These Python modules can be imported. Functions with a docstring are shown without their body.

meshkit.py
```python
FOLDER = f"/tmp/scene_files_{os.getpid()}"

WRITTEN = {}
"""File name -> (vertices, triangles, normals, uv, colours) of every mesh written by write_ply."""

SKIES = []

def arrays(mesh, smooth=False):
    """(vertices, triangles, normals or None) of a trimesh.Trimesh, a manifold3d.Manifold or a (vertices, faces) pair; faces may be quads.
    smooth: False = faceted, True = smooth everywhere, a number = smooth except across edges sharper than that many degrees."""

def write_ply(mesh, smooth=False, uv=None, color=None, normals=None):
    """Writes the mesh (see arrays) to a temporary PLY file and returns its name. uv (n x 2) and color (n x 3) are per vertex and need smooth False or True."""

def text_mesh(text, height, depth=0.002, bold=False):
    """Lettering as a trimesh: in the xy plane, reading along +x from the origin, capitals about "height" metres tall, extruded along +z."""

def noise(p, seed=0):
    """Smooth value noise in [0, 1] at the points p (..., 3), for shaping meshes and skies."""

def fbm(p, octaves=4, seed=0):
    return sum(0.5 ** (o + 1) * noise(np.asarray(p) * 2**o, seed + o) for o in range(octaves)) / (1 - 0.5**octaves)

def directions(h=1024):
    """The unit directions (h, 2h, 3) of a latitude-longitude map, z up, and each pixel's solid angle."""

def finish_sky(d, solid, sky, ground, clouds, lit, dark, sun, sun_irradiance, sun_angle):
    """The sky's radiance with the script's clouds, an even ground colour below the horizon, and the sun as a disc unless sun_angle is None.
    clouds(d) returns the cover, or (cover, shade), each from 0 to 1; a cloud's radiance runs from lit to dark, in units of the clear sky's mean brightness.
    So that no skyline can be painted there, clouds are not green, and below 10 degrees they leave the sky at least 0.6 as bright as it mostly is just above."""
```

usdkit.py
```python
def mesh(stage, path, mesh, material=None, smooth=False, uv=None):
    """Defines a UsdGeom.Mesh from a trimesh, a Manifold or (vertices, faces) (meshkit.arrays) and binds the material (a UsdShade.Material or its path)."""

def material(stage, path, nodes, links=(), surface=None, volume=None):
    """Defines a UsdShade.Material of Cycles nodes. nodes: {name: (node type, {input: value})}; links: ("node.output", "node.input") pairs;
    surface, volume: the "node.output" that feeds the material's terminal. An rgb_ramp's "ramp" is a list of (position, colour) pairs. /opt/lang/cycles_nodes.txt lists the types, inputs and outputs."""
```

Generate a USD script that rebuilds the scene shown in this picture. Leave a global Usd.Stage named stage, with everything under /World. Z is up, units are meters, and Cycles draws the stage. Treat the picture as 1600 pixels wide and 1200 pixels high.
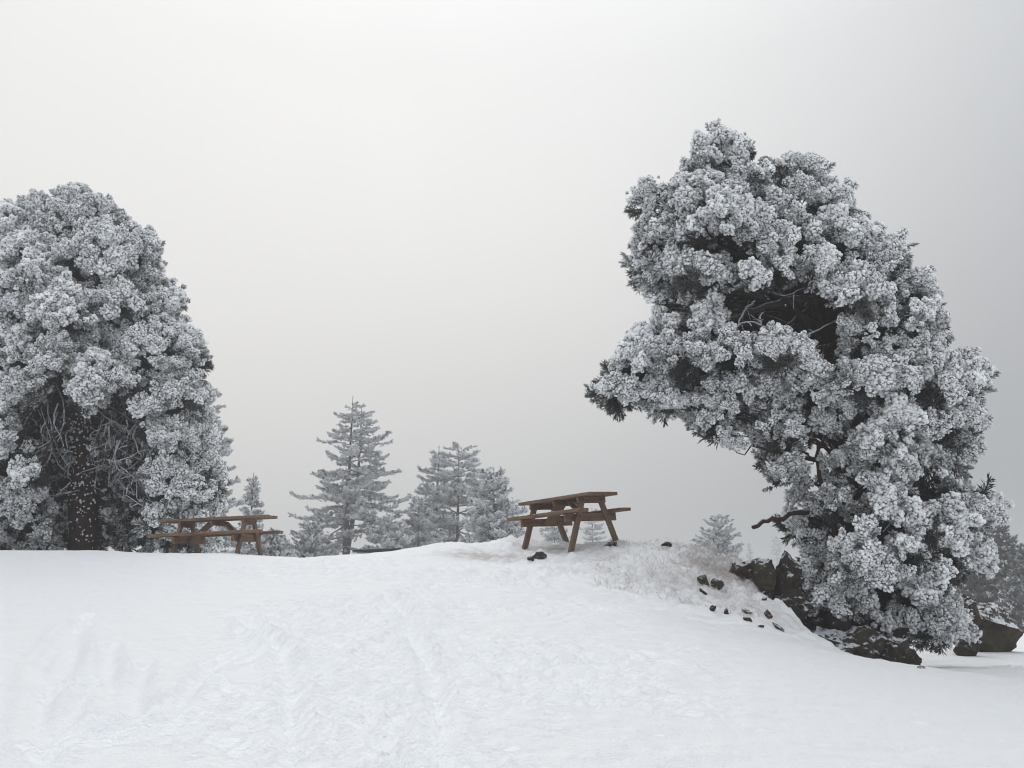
import math, random
import numpy as np, trimesh, usdkit, meshkit, manifold3d
from scipy.interpolate import RBFInterpolator, RegularGridInterpolator
from scipy.spatial import cKDTree
from shapely.geometry import Polygon, Point
from shapely import contains_xy, distance as sh_distance, points as sh_points
from pxr import Usd, UsdGeom, UsdLux, UsdShade, Gf, Vt, Sdf

# ---------------------------------------------------------------- camera, sky, light, exposure
stage = Usd.Stage.CreateInMemory()
UsdGeom.Xform.Define(stage, '/World')
F, PITCH = 1385.0, math.atan(360 / 1385.0)
CP, SP = math.cos(PITCH), math.sin(PITCH)
cam = UsdGeom.Camera.Define(stage, '/World/camera')
cam.CreateHorizontalApertureAttr(36.0)
cam.CreateFocalLengthAttr(36.0 * F / 1600)
cam.CreateFStopAttr(0.0)
cam.CreateClippingRangeAttr(Gf.Vec2f(0.1, 5000))
cam.AddRotateXYZOp().Set(Gf.Vec3f(90 + math.degrees(PITCH), 0, 0))
cam.CreateExposureAttr(-0.3)

SUN_AZ, SUN_EL = math.radians(-20), math.radians(42)      # clockwise from straight ahead; hidden behind the fog
sd = (math.sin(SUN_AZ) * math.cos(SUN_EL), math.cos(SUN_AZ) * math.cos(SUN_EL), math.sin(SUN_EL))
sky_nodes = {
    'tex': ('sky_texture', {'sky_type': 'single_scattering', 'sun_disc': False, 'sun_elevation': SUN_EL, 'sun_rotation': math.atan2(sd[0], sd[1])}),
    'tc': ('texture_coordinate', {}),
    'sep': ('separate_xyz', {}),
    'zen': ('rgb_ramp', {'ramp': [(0.0, (4.1, 4.2, 4.35)), (0.5, (4.1, 4.2, 4.35)), (0.55, (4.7, 4.85, 5.0)), (0.64, (5.75, 5.88, 6.03)), (0.78, (6.75, 7.05, 7.4)), (0.88, (9.4, 9.8, 10.3)), (1.0, (16.6, 17.0, 17.5))]}),
    'z01': ('math', {'math_type': 'multiply_add', 'value2': 0.5, 'value3': 0.5}),
    'nrm': ('vector_math', {'math_type': 'normalize'}),
    'dot': ('vector_math', {'math_type': 'dot_product', 'vector2': sd}),
    'glow': ('map_range', {'range_type': 'smoothstep', 'from_min': 0.58, 'from_max': 1.0, 'to_min': 0.0, 'to_max': 1.0, 'clamp': True}),
    'gcol': ('mix_color', {'blend_type': 'add', 'b': (4.5, 4.2, 3.7), 'use_clamp': False}),
    'noise': ('noise_texture', {'scale': 1.6, 'detail': 3.0}),
    'nr': ('map_range', {'from_min': 0.25, 'from_max': 0.75, 'to_min': 0.96, 'to_max': 1.04}),
    'var': ('vector_math', {'math_type': 'scale'}),
    'mix': ('mix_color', {'blend_type': 'mix', 'fac': 0.97, 'use_clamp': False}),
    'bg': ('background_shader', {'strength': 0.1}),
}
sky_mat = usdkit.material(stage, '/World/Looks/sky', sky_nodes, [
    ('tc.generated', 'nrm.vector1'), ('nrm.vector', 'sep.vector'), ('sep.z', 'z01.value1'), ('z01.value', 'zen.fac'),
    ('nrm.vector', 'dot.vector1'), ('dot.value', 'glow.value'), ('glow.result', 'gcol.fac'), ('zen.color', 'gcol.a'),
    ('nrm.vector', 'noise.vector'), ('noise.fac', 'nr.value'), ('gcol.result', 'var.vector1'), ('nr.result', 'var.scale'),
    ('tex.color', 'mix.a'), ('var.vector', 'mix.b'), ('mix.result', 'bg.color')], surface='bg.background')
dome = UsdLux.DomeLight.Define(stage, '/World/sky')
UsdShade.MaterialBindingAPI.Apply(dome.GetPrim()).Bind(sky_mat)
dome.GetPrim().SetCustomDataByKey('kind', 'structure')
sun = UsdLux.DistantLight.Define(stage, '/World/sun')
sun.CreateNormalizeAttr(True); sun.CreateIntensityAttr(0.2); sun.CreateAngleAttr(35.0); sun.CreateColorAttr(Gf.Vec3f(1.0, 0.97, 0.92))
_rot = Gf.Rotation(Gf.Vec3d(0, 0, 1), Gf.Vec3d(*sd))
sun.AddTransformOp().Set(Gf.Matrix4d().SetRotate(_rot))
HAZE = 0.0026

# ---------------------------------------------------------------- helpers
rng = np.random.default_rng(7)
ID = {}


def at(px, py, Y):
    """The point of the place that stands Y metres ahead and shows at this spot of the 1600 x 1200 photograph."""
    u, v = (px - 800) / F, (600 - py) / F
    y, z = CP - v * SP, SP + v * CP
    return np.array([u / y * Y, Y, z / y * Y])


def path_for(name, parent='/World'):
    p = f'{parent}/{name}'
    n = ID.get(p, 0)
    ID[p] = n + 1
    return p if n == 0 else f'{p}_{n:03d}'


def tag(prim, label=None, cat=None, group=None, kind=None):
    for k, v in (('label', label), ('category', cat), ('group', group), ('kind', kind)):
        if v:
            prim.SetCustomDataByKey(k, v)


def thing(name, label, cat, loc=(0, 0, 0), group=None):
    x = UsdGeom.Xform.Define(stage, path_for(name))
    x.AddTranslateOp().Set(Gf.Vec3d(*map(float, loc)))
    tag(x.GetPrim(), label, cat, group)
    return str(x.GetPath())


def part(name, mesh, mat, parent='/World', smooth=False, **kw):
    m = usdkit.mesh(stage, path_for(name, parent), mesh, M[mat], smooth=smooth)
    tag(m.GetPrim(), **kw)
    return str(m.GetPath())


def prim_float(path, name, values):
    UsdGeom.PrimvarsAPI(stage.GetPrimAtPath(path)).CreatePrimvar(name, Sdf.ValueTypeNames.FloatArray, 'vertex').Set(Vt.FloatArray.FromNumpy(np.asarray(values, np.float32)))


def tube(pts, radii, sides=6, cap=True):
    p = np.asarray(pts, float)
    r = np.broadcast_to(np.asarray(radii, float), (len(p),))
    t = np.gradient(p, axis=0)
    t /= np.linalg.norm(t, axis=1, keepdims=True) + 1e-12
    ref = np.where(np.abs(t[:, 2:]) < 0.9, [0, 0, 1.0], [1.0, 0, 0])
    ref = np.broadcast_to(ref[0], t.shape) if abs(t[:, 2]).max() < 0.9 else (np.broadcast_to([1.0, 0.13, 0], t.shape) if abs(t[:, 2]).min() > .3 else ref)
    a = np.cross(t, ref); a /= np.linalg.norm(a, axis=1, keepdims=True) + 1e-12
    b = np.cross(t, a)
    an = np.arange(sides) * 2 * np.pi / sides
    v = p[:, None] + r[:, None, None] * (np.cos(an)[None, :, None] * a[:, None] + np.sin(an)[None, :, None] * b[:, None])
    i, j = np.meshgrid(np.arange(len(p) - 1), np.arange(sides), indexing='ij')
    q = np.stack([i * sides + j, i * sides + (j + 1) % sides, (i + 1) * sides + (j + 1) % sides, (i + 1) * sides + j], -1).reshape(-1, 4)
    f = np.vstack([q[:, [0, 2, 1]], q[:, [0, 3, 2]]])
    v = v.reshape(-1, 3)
    if cap:
        n = len(v)
        v = np.vstack([v, p[-1] + t[-1] * r[-1] * .6, p[0]])
        e = (len(p) - 1) * sides
        k = np.arange(sides)
        f = np.vstack([f, np.stack([e + (k + 1) % sides, e + k, np.full(sides, n)], -1)[:, ::-1][:, [1, 0, 2]][:, [1, 0, 2]], np.stack([k, (k + 1) % sides, np.full(sides, n + 1)], -1)])
    return v, f


def join(ms):
    vs, fs, n = [], [], 0
    for v, f in ms:
        vs.append(v); fs.append(np.asarray(f) + n); n += len(v)
    return np.vstack(vs), np.vstack(fs)


def curve(ctrl, n):
    """A smooth line through the control points."""
    ctrl = np.asarray(ctrl, float)
    d = np.r_[0, np.cumsum(np.linalg.norm(np.diff(ctrl, axis=0), axis=1))]
    t = np.linspace(0, d[-1], n)
    k = np.clip(np.searchsorted(d, t, 'right') - 1, 0, len(d) - 2)
    m = np.gradient(ctrl, axis=0) / np.gradient(d)[:, None]
    h = (d[k + 1] - d[k])[:, None]
    u = ((t - d[k])[:, None]) / h
    return (1 + 2 * u) * (1 - u) ** 2 * ctrl[k] + u * (1 - u) ** 2 * h * m[k] + u * u * (3 - 2 * u) * ctrl[k + 1] + u * u * (u - 1) * h * m[k + 1]


# ---------------------------------------------------------------- materials
M = {}
M['snow'] = usdkit.material(stage, '/World/Looks/snow', {
    'g': ('geometry', {}),
    'n1': ('noise_texture', {'scale': 9.0, 'detail': 5.0, 'roughness': 0.6}),
    'n2': ('noise_texture', {'scale': 48.0, 'detail': 3.0, 'roughness': 0.65}),
    'add': ('math', {'math_type': 'multiply_add', 'value2': 0.45}),
    'b': ('bump', {'strength': 0.85, 'distance': 0.035}),
    'd': ('attribute', {'attribute': 'dirt_shade'}),
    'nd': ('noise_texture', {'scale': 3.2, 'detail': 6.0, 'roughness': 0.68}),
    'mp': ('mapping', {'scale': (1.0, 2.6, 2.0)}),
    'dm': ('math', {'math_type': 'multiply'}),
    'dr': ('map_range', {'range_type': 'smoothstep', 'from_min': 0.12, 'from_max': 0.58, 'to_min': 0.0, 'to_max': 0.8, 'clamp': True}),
    'c': ('mix_color', {'a': (0.855, 0.87, 0.885), 'b': (0.38, 0.335, 0.32)}),  # second colour tints soil and also paints shade on the mound face
    'p': ('principled_bsdf', {'roughness': 0.62, 'specular_ior_level': 0.25}),
}, [('g.position', 'n1.vector'), ('g.position', 'n2.vector'), ('n2.fac', 'add.value1'), ('n1.fac', 'add.value3'), ('add.value', 'b.height'),
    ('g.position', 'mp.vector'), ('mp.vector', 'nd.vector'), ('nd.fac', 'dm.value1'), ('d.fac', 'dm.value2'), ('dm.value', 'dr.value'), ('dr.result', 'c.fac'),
    ('c.result', 'p.base_color'), ('b.normal', 'p.normal')], surface='p.BSDF')


def needle_mat(name, frost, dark):
    M[name] = usdkit.material(stage, f'/World/Looks/{name}', {
        'a': ('attribute', {'attribute': 'frost'}),
        'o': ('object_info', {}),
        'w': ('map_range', {'from_min': 0, 'from_max': 1, 'to_min': 0.84, 'to_max': 1.04}),
        'c': ('mix_color', {'a': dark, 'b': frost}),
        's': ('vector_math', {'math_type': 'scale'}),
        'p': ('principled_bsdf', {'roughness': 0.7, 'specular_ior_level': 0.2}),
    }, [('a.fac', 'c.fac'), ('o.random', 'w.value'), ('c.result', 's.vector1'), ('w.result', 's.scale'), ('s.vector', 'p.base_color')], surface='p.BSDF')


needle_mat('frosted_needle', (0.89, 0.905, 0.92), (0.018, 0.021, 0.016))
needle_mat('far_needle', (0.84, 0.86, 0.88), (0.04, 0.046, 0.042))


def bark_mat(name, dark, light, frost, amount, scale=14.0):
    """Bark; rime settles on what faces the sky and on scattered patches."""
    M[name] = usdkit.material(stage, f'/World/Looks/{name}', {
        'g': ('geometry', {}),
        'mp': ('mapping', {'scale': (1.0, 1.0, 0.28)}),
        'n': ('noise_texture', {'scale': scale, 'detail': 6.0, 'roughness': 0.65}),
        'r': ('rgb_ramp', {'ramp': [(0.3, dark), (0.7, light)]}),
        'b': ('bump', {'strength': 0.9, 'distance': 0.03}),
        'nf': ('noise_texture', {'scale': 11.0, 'detail': 4.0, 'roughness': 0.7}),
        's': ('separate_xyz', {}),
        'm': ('math', {'math_type': 'multiply_add', 'value2': 0.55}),
        'f': ('map_range', {'range_type': 'smoothstep', 'from_min': 0.78 - amount, 'from_max': 0.98 - amount, 'to_min': 0.0, 'to_max': 0.95, 'clamp': True}),
        'c': ('mix_color', {'b': frost}),
        'p': ('principled_bsdf', {'roughness': 0.85, 'specular_ior_level': 0.15}),
    }, [('g.position', 'mp.vector'), ('mp.vector', 'n.vector'), ('n.fac', 'r.fac'), ('n.fac', 'b.height'), ('g.position', 'nf.vector'), ('g.normal', 's.vector'),
        ('s.z', 'm.value1'), ('nf.fac', 'm.value3'), ('m.value', 'f.value'), ('f.result', 'c.fac'), ('r.color', 'c.a'), ('c.result', 'p.base_color'), ('b.normal', 'p.normal')], surface='p.BSDF')


bark_mat('bark', (0.016, 0.010, 0.008), (0.065, 0.040, 0.030), (0.62, 0.65, 0.69), 0.0)
bark_mat('limb', (0.020, 0.015, 0.013), (0.07, 0.055, 0.05), (0.62, 0.65, 0.69), 0.05)
bark_mat('rimed_twig', (0.05, 0.045, 0.045), (0.16, 0.15, 0.15), (0.70, 0.73, 0.77), 0.42, 30.0)
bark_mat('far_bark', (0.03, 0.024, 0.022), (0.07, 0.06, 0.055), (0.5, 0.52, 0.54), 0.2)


def rock_mat(name, dark, light, frost):
    M[name] = usdkit.material(stage, f'/World/Looks/{name}', {
        'g': ('geometry', {}),
        'n': ('noise_texture', {'scale': 5.0, 'detail': 8.0, 'roughness': 0.7}),
        'r': ('rgb_ramp', {'ramp': [(0.32, dark), (0.55, light), (0.72, tuple(0.6 * x for x in light))]}),
        'n2': ('noise_texture', {'scale': 28.0, 'detail': 6.0, 'roughness': 0.7}),
        'b': ('bump', {'strength': 0.8, 'distance': 0.03}),
        's': ('separate_xyz', {}),
        'nf': ('noise_texture', {'scale': 8.0, 'detail': 5.0, 'roughness': 0.72}),
        'm': ('math', {'math_type': 'multiply_add', 'value2': 0.42}),
        'f': ('map_range', {'range_type': 'smoothstep', 'from_min': 0.80 - frost, 'from_max': 0.92 - frost, 'to_min': 0.0, 'to_max': 0.9, 'clamp': True}),
        'c': ('mix_color', {'b': (0.66, 0.69, 0.73)}),
        'p': ('principled_bsdf', {'roughness': 0.8, 'specular_ior_level': 0.2}),
    }, [('g.position', 'n.vector'), ('g.position', 'n2.vector'), ('n.fac', 'r.fac'), ('n2.fac', 'b.height'), ('g.normal', 's.vector'), ('s.z', 'm.value1'), ('g.position', 'nf.vector'), ('nf.fac', 'm.value3'),
        ('m.value', 'f.value'), ('f.result', 'c.fac'), ('r.color', 'c.a'), ('c.result', 'p.base_color'), ('b.normal', 'p.normal')], surface='p.BSDF')


rock_mat('basalt', (0.010, 0.009, 0.008), (0.045, 0.036, 0.028), 0.05)
rock_mat('lichen_rock', (0.014, 0.012, 0.009), (0.062, 0.052, 0.034), 0.05)
rock_mat('red_rock', (0.018, 0.011, 0.009), (0.070, 0.043, 0.032), 0.06)


def wood_mat(name, dark, light):
    M[name] = usdkit.material(stage, f'/World/Looks/{name}', {
        't': ('texture_coordinate', {}),
        'o': ('object_info', {}),
        'mp': ('mapping', {'scale': (1.2, 14.0, 14.0)}),
        'n': ('noise_texture', {'scale': 2.2, 'detail': 6.0, 'roughness': 0.62, 'distortion': 0.4}),
        'r': ('rgb_ramp', {'ramp': [(0.28, dark), (0.5, light), (0.75, tuple(1.25 * x for x in light))]}),
        'b': ('bump', {'strength': 0.4, 'distance': 0.01}),
        'g': ('geometry', {}), 's': ('separate_xyz', {}),
        'nf': ('noise_texture', {'scale': 6.0, 'detail': 5.0, 'roughness': 0.7}),
        'm': ('math', {'math_type': 'multiply_add', 'value2': 0.4}),
        'f': ('map_range', {'range_type': 'smoothstep', 'from_min': 0.78, 'from_max': 0.95, 'to_min': 0.0, 'to_max': 0.8, 'clamp': True}),
        'c': ('mix_color', {'b': (0.66, 0.68, 0.71)}),
        'p': ('principled_bsdf', {'roughness': 0.75, 'specular_ior_level': 0.25}),
    }, [('t.object', 'mp.vector'), ('mp.vector', 'n.vector'), ('n.fac', 'r.fac'), ('n.fac', 'b.height'), ('g.normal', 's.vector'), ('s.z', 'm.value1'), ('g.position', 'nf.vector'), ('nf.fac', 'm.value3'),
        ('m.value', 'f.value'), ('f.result', 'c.fac'), ('r.color', 'c.a'), ('c.result', 'p.base_color'), ('b.normal', 'p.normal')], surface='p.BSDF')


wood_mat('wood', (0.058, 0.034, 0.021), (0.175, 0.105, 0.064))
wood_mat('grey_wood', (0.060, 0.040, 0.029), (0.165, 0.110, 0.078))
M['straw'] = usdkit.material(stage, '/World/Looks/straw', {'p': ('principled_bsdf', {'base_color': (0.56, 0.52, 0.51), 'roughness': 0.8})}, surface='p.BSDF')
M['dark_slab'] = usdkit.material(stage, '/World/Looks/dark_slab', {'g': ('geometry', {}), 'n': ('noise_texture', {'scale': 4.0, 'detail': 5.0}), 'r': ('rgb_ramp', {'ramp': [(0.3, (0.012, 0.016, 0.018)), (0.7, (0.04, 0.05, 0.055))]}), 'p': ('principled_bsdf', {'roughness': 0.6})},
                                 [('g.position', 'n.vector'), ('n.fac', 'r.fac'), ('r.color', 'p.base_color')], surface='p.BSDF')
M['fog'] = usdkit.material(stage, '/World/Looks/fog', {'v': ('principled_volume', {'color': (0.97, 0.98, 1.0), 'density': HAZE, 'anisotropy': 0.1})}, volume='v.volume')

# ---------------------------------------------------------------- ground
C = []
g = lambda px, py, Y: C.append(at(px, py, Y))
for px, dy in ((-500, .3), (0, 0), (250, 0), (450, 0), (640, 0)):       # the slope below the left crest
    for py in (1200, 1100, 1000, 930, 895):
        u, v = 0, (600 - py) / F
        ra = (SP + v * CP) / (CP - v * SP)
        g(px, py, 1.6 / (.172 - ra))
for px, py, Y in ((0, 862, 15.4), (130, 862, 15.5), (250, 865, 15.6), (360, 866, 15.7), (440, 869, 15.4), (480, 871, 15.2), (560, 867, 15.3), (640, 865, 15.3)):
    g(px, py, Y); C.append(at(px, py, Y) * [1.02, 1.13, 1] + [0, 0, -.07])
for px, py, Y in ((800, 1200, 5.05), (800, 1100, 6.2), (800, 1000, 8.2), (800, 930, 10.9), (800, 900, 12.6),
                  (1000, 1200, 5.2), (1000, 1100, 6.5), (1000, 1000, 9.0), (1000, 965, 10.6), (930, 935, 11.7),
                  (1200, 1200, 5.5), (1200, 1100, 7.0), (1200, 1040, 9.0), (1150, 990, 11.3), (1230, 1006, 11.4),
                  (1400, 1200, 5.8), (1400, 1100, 7.8), (1330, 1026, 11.2), (1430, 1041, 10.9), (1510, 1054, 10.6),
                  (1600, 1200, 6.2), (1600, 1120, 8.0), (1600, 1067, 10.2), (1800, 1200, 6.6), (1800, 1100, 9.6)):
    g(px, py, Y)
# the mound with the right-hand table
for px, py, Y in ((700, 866, 14.2), (760, 872, 14.0), (822, 861, 15.45), (889, 855, 15.3), (960, 847, 15.4), (900, 880, 13.8), (1000, 880, 13.4), (1000, 850, 15.0), (1045, 851, 14.9),
                  (1090, 856, 14.6), (1140, 868, 14.2), (1000, 915, 12.6), (1090, 900, 13.1), (1100, 935, 12.5), (1110, 968, 11.9), (1180, 935, 12.9), (1200, 968, 12.4), (1158, 908, 13.6), (1190, 928, 13.5),
                  (1222, 956, 13.1),(1240, 930, 14.3), (1245, 992, 12.3), (1290, 1003, 12.6)):
    g(px, py, Y)
C += [[0.9, 16.6, 1.1], [2.5, 16.5, 1.0], [-1.2, 17.6, 1.0], [.9, 19, .75], [4, 17, .3], [6, 17, -.3]]
# the hollow with rocks, and the flat snow beyond
for px, py, Y in ((1590, 1020, 16), (1500, 1043, 12.6), (1450, 1047, 12.3), (1590, 991, 26), (1700, 1030, 15), (1800, 1050, 13), (1560, 1050, 12.0)):
    g(px, py, Y)
C += [[3.9, 13.3, -.55], [4.6, 13.4, -.66], [5.2, 13.6, -.68], [4.6, 15.5, -.6], [5.4, 12.2, -.72], [8, 19, -.62], [14, 20, -.6], [14, 30, -.62], [22, 34, -.66], [10, 36, -.7]]
# hidden ground behind the crest
C += [[-5.4, 17.2, 1.05], [-9, 17.5, 1.05], [-9.2, 19, 1.05], [-14, 19, 1.1], [-9, 23, .9], [-4, 20, .85], [-1, 21, .75], [-9, 30, .7], [-2, 29, .6], [4, 26, -.1], [-9, 42, .8], [0, 42, .8], [8, 44, -.6], [-22, 25, .9], [-24, 42, .6], [-10, 70, .8], [0, 70, .8], [14, 62, -.9], [-30, 70, .3], [25, 62, -1.2]]
C += [[0, 0, -1.6], [-6, 0, -1.7], [6, 0, -2.0], [0, -12, -3.2], [-16, 4, -1.0], [16, 4, -2.2], [-16, 12, .4], [15, 10, -1.2], [-22, -12, -3.4], [22, -12, -4.0]]
C = np.array(C)
_c, _i = np.unique(np.round(C[:, :2], 2), axis=0, return_index=True)
C = C[np.sort(_i)]
tps = RBFInterpolator(C[:, :2], C[:, 2], kernel='thin_plate_spline', smoothing=0.006)
sstep = lambda a, b, x: (lambda t: t * t * (3 - 2 * t))(np.clip((x - a) / (b - a), 0, 1))


def coarse(x, y):
    x, y = np.asarray(x, float), np.asarray(y, float)
    near = tps(np.stack([np.clip(x, -40, 40).ravel(), np.clip(y, -20, 76).ravel()], 1)).reshape(x.shape)
    near = np.clip(near, -8, 3)
    r = np.hypot(x, y - 15)
    far = -4.0 + 3 * (meshkit.fbm(np.stack([x / 90, y / 90, 0 * x], -1), 3, 5) - .5) + np.clip((x - 6) / 20, 0, 1) * 3.5
    w = sstep(62, 120, r)
    return near * (1 - w) + far * w


def seg_dist(x, y, line):
    best = np.full(x.shape, 1e9)
    for a, b in zip(line[:-1], line[1:]):
        a, b = np.asarray(a[:2]), np.asarray(b[:2])
        d = b - a
        t = np.clip(((x - a[0]) * d[0] + (y - a[1]) * d[1]) / (d @ d), 0, 1)
        best = np.minimum(best, np.hypot(x - a[0] - t * d[0], y - a[1] - t * d[1]))
    return best


def on_slope(px, py):
    v = (600 - py) / F
    ra = (SP + v * CP) / (CP - v * SP)
    return at(px, py, 1.6 / (.172 - ra))


TRACKS = [[(62, 1160), (72, 1080), (66, 1040), (110, 985), (135, 965)], [(88, 1075), (110, 1030), (128, 985)], [(50, 1200), (95, 1150), (120, 1110), (135, 1075)], [(172, 1130), (175, 1060), (170, 1010)],
          [(215, 1140), (212, 1080), (222, 1040)], [(455, 1190), (458, 1100), (450, 1040), (425, 1000), (385, 970)], [(690, 1170), (688, 1100), (672, 1040), (640, 995)], [(120, 1155), (250, 1135), (290, 1125)],
          [(330, 1072), (395, 1088)], [(640, 1000), (636, 960), (600, 930)], [(260, 1120), (330, 1040), (420, 1010)]]
TRACKS = [[on_slope(*p) for p in t] for t in TRACKS]


def detail(x, y):
    """Trampled lumps, ski tracks and wind ripples, in metres."""
    P = lambda s, k=0: np.stack([x * s, y * s, np.full_like(x, k)], -1)
    near = sstep(32, 20, np.hypot(x, y))
    right = sstep(0.2, 2.2, x - .12 * (y - 6)) * sstep(13, 11.5, y)
    tramp = (1 - right) * sstep(-3.4, -.6, x + .25 * (y - 6)) * sstep(15.5, 12, y)
    lumps = (meshkit.fbm(P(5.5), 3, 1) - .5) * 2
    lumps2 = (meshkit.fbm(P(13), 2, 2) - .5) * 2
    h = .06 * (meshkit.fbm(P(.8), 3, 9) - .5) + .012 * lumps
    pits = np.clip(meshkit.noise(P(3.4, 3), 4) - .58, 0, 1) * np.clip(meshkit.noise(P(1.1, 7), 8) + .2, 0, 1)
    h = h + tramp * (.35 + 1.3 * sstep(.38, .62, meshkit.fbm(P(.9, 5), 2, 31))) * (.026 * lumps + .034 * lumps2 + .02 * (meshkit.fbm(P(9, 2), 2, 23) - .5) * 2 - .08 * pits)
    q = np.stack([(x * .93 + y * .36) * .9, (y * .93 - x * .36) * 7.0, 0 * x], -1)
    h = h + right * .024 * (meshkit.fbm(q, 3, 6) - .5) * 2
    mound = sstep(11.8, 12.8, y) * sstep(-1.4, .4, x) * sstep(6, 4.4, x) * sstep(17, 16, y)
    h = h + mound * (.07 * (meshkit.fbm(P(4.2), 4, 11) - .5) * 2 + .035 * lumps2)
    crest = sstep(14.6, 15.4, y) * sstep(17.5, 16.5, y) * sstep(1, -1, x)
    h = h + crest * .05 * (meshkit.fbm(P(2.6), 3, 13) - .45)
    for k, t in enumerate(TRACKS):
        d = seg_dist(x, y, t)
        h = h - .055 * np.exp(-(d / .06) ** 2) + .034 * np.exp(-((d - .13) / .055) ** 2)
    # ploughed-up heaps behind the right-hand table
    for (cx, cy, sx, sy, hh) in ((-1.05, 15.1, .55, .5, .14), (.1, 16.4, .95, .6, .24), (-.5, 15.8, .7, .5, .12), (1.75, 15.35, .28, .2, .06), (-1.6, 15.3, .5, .4, .06)):
        e = ((x - cx) / sx) ** 2 + ((y - cy) / sy) ** 2
        h = h + hh * np.exp(-e) * (1 + .5 * (meshkit.fbm(P(4, 2), 3, 17) - .5))
    return h * near


def ground(x, y):
    x, y = np.atleast_1d(np.asarray(x, float)), np.atleast_1d(np.asarray(y, float))
    return coarse(x, y) + detail(x, y)



def grow(a, b, step, ends, n):
    mid = np.arange(a, b + 1e-6, step)
    k = np.linspace(0, 1, n + 1)[1:]
    ease = lambda L: L * (np.expm1(4.6 * k) / np.expm1(4.6))
    return np.r_[(a - ease(a - ends[0]))[::-1], mid, b + ease(ends[1] - b)]


gx, gy = grow(-7.6, 8.4, .036, (-760, 760), 46), grow(4.4, 17.6, .036, (-500, 800), 56)
GX, GY = np.meshgrid(gx, gy, indexing='ij')
GZ = ground(GX, GY)
vi = np.arange(GX.size).reshape(GX.shape)
GRID = RegularGridInterpolator((gx, gy), GZ)


def gz(x, y):
    return float(GRID([[x, y]])[0])


quads = np.stack([vi[:-1, :-1], vi[1:, :-1], vi[1:, 1:], vi[:-1, 1:]], -1).reshape(-1, 4)
gv = np.stack([GX, GY, GZ], -1).reshape(-1, 3)
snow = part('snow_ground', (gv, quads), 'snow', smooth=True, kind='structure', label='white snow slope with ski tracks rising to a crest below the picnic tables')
xx, yy = gv[:, 0], gv[:, 1]
dirt_shade = np.zeros(len(gv))  # soil by the table; grass tone and painted-in shade over the mound face
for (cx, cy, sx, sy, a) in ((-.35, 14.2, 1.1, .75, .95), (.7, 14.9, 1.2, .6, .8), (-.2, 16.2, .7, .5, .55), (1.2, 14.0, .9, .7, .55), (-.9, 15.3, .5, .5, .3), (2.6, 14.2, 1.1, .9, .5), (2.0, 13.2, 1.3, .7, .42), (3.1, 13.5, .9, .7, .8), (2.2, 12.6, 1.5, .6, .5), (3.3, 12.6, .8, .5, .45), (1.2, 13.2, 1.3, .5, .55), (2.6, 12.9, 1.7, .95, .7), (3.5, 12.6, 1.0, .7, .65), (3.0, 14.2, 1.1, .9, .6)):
    dirt_shade = np.maximum(dirt_shade, a * np.exp(-(((xx - cx) / sx) ** 2 + ((yy - cy) / sy) ** 2)))
prim_float(snow, 'dirt_shade', dirt_shade)

# ---------------------------------------------------------------- haze
part('haze', trimesh.creation.box(bounds=[[-900, -600, float(GZ.min()) - 1.0], [900, 900, 16.0]]), 'fog', kind='stuff', label='pale even winter fog filling the whole place')

# ---------------------------------------------------------------- needle tufts
TUFTS = {}


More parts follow.
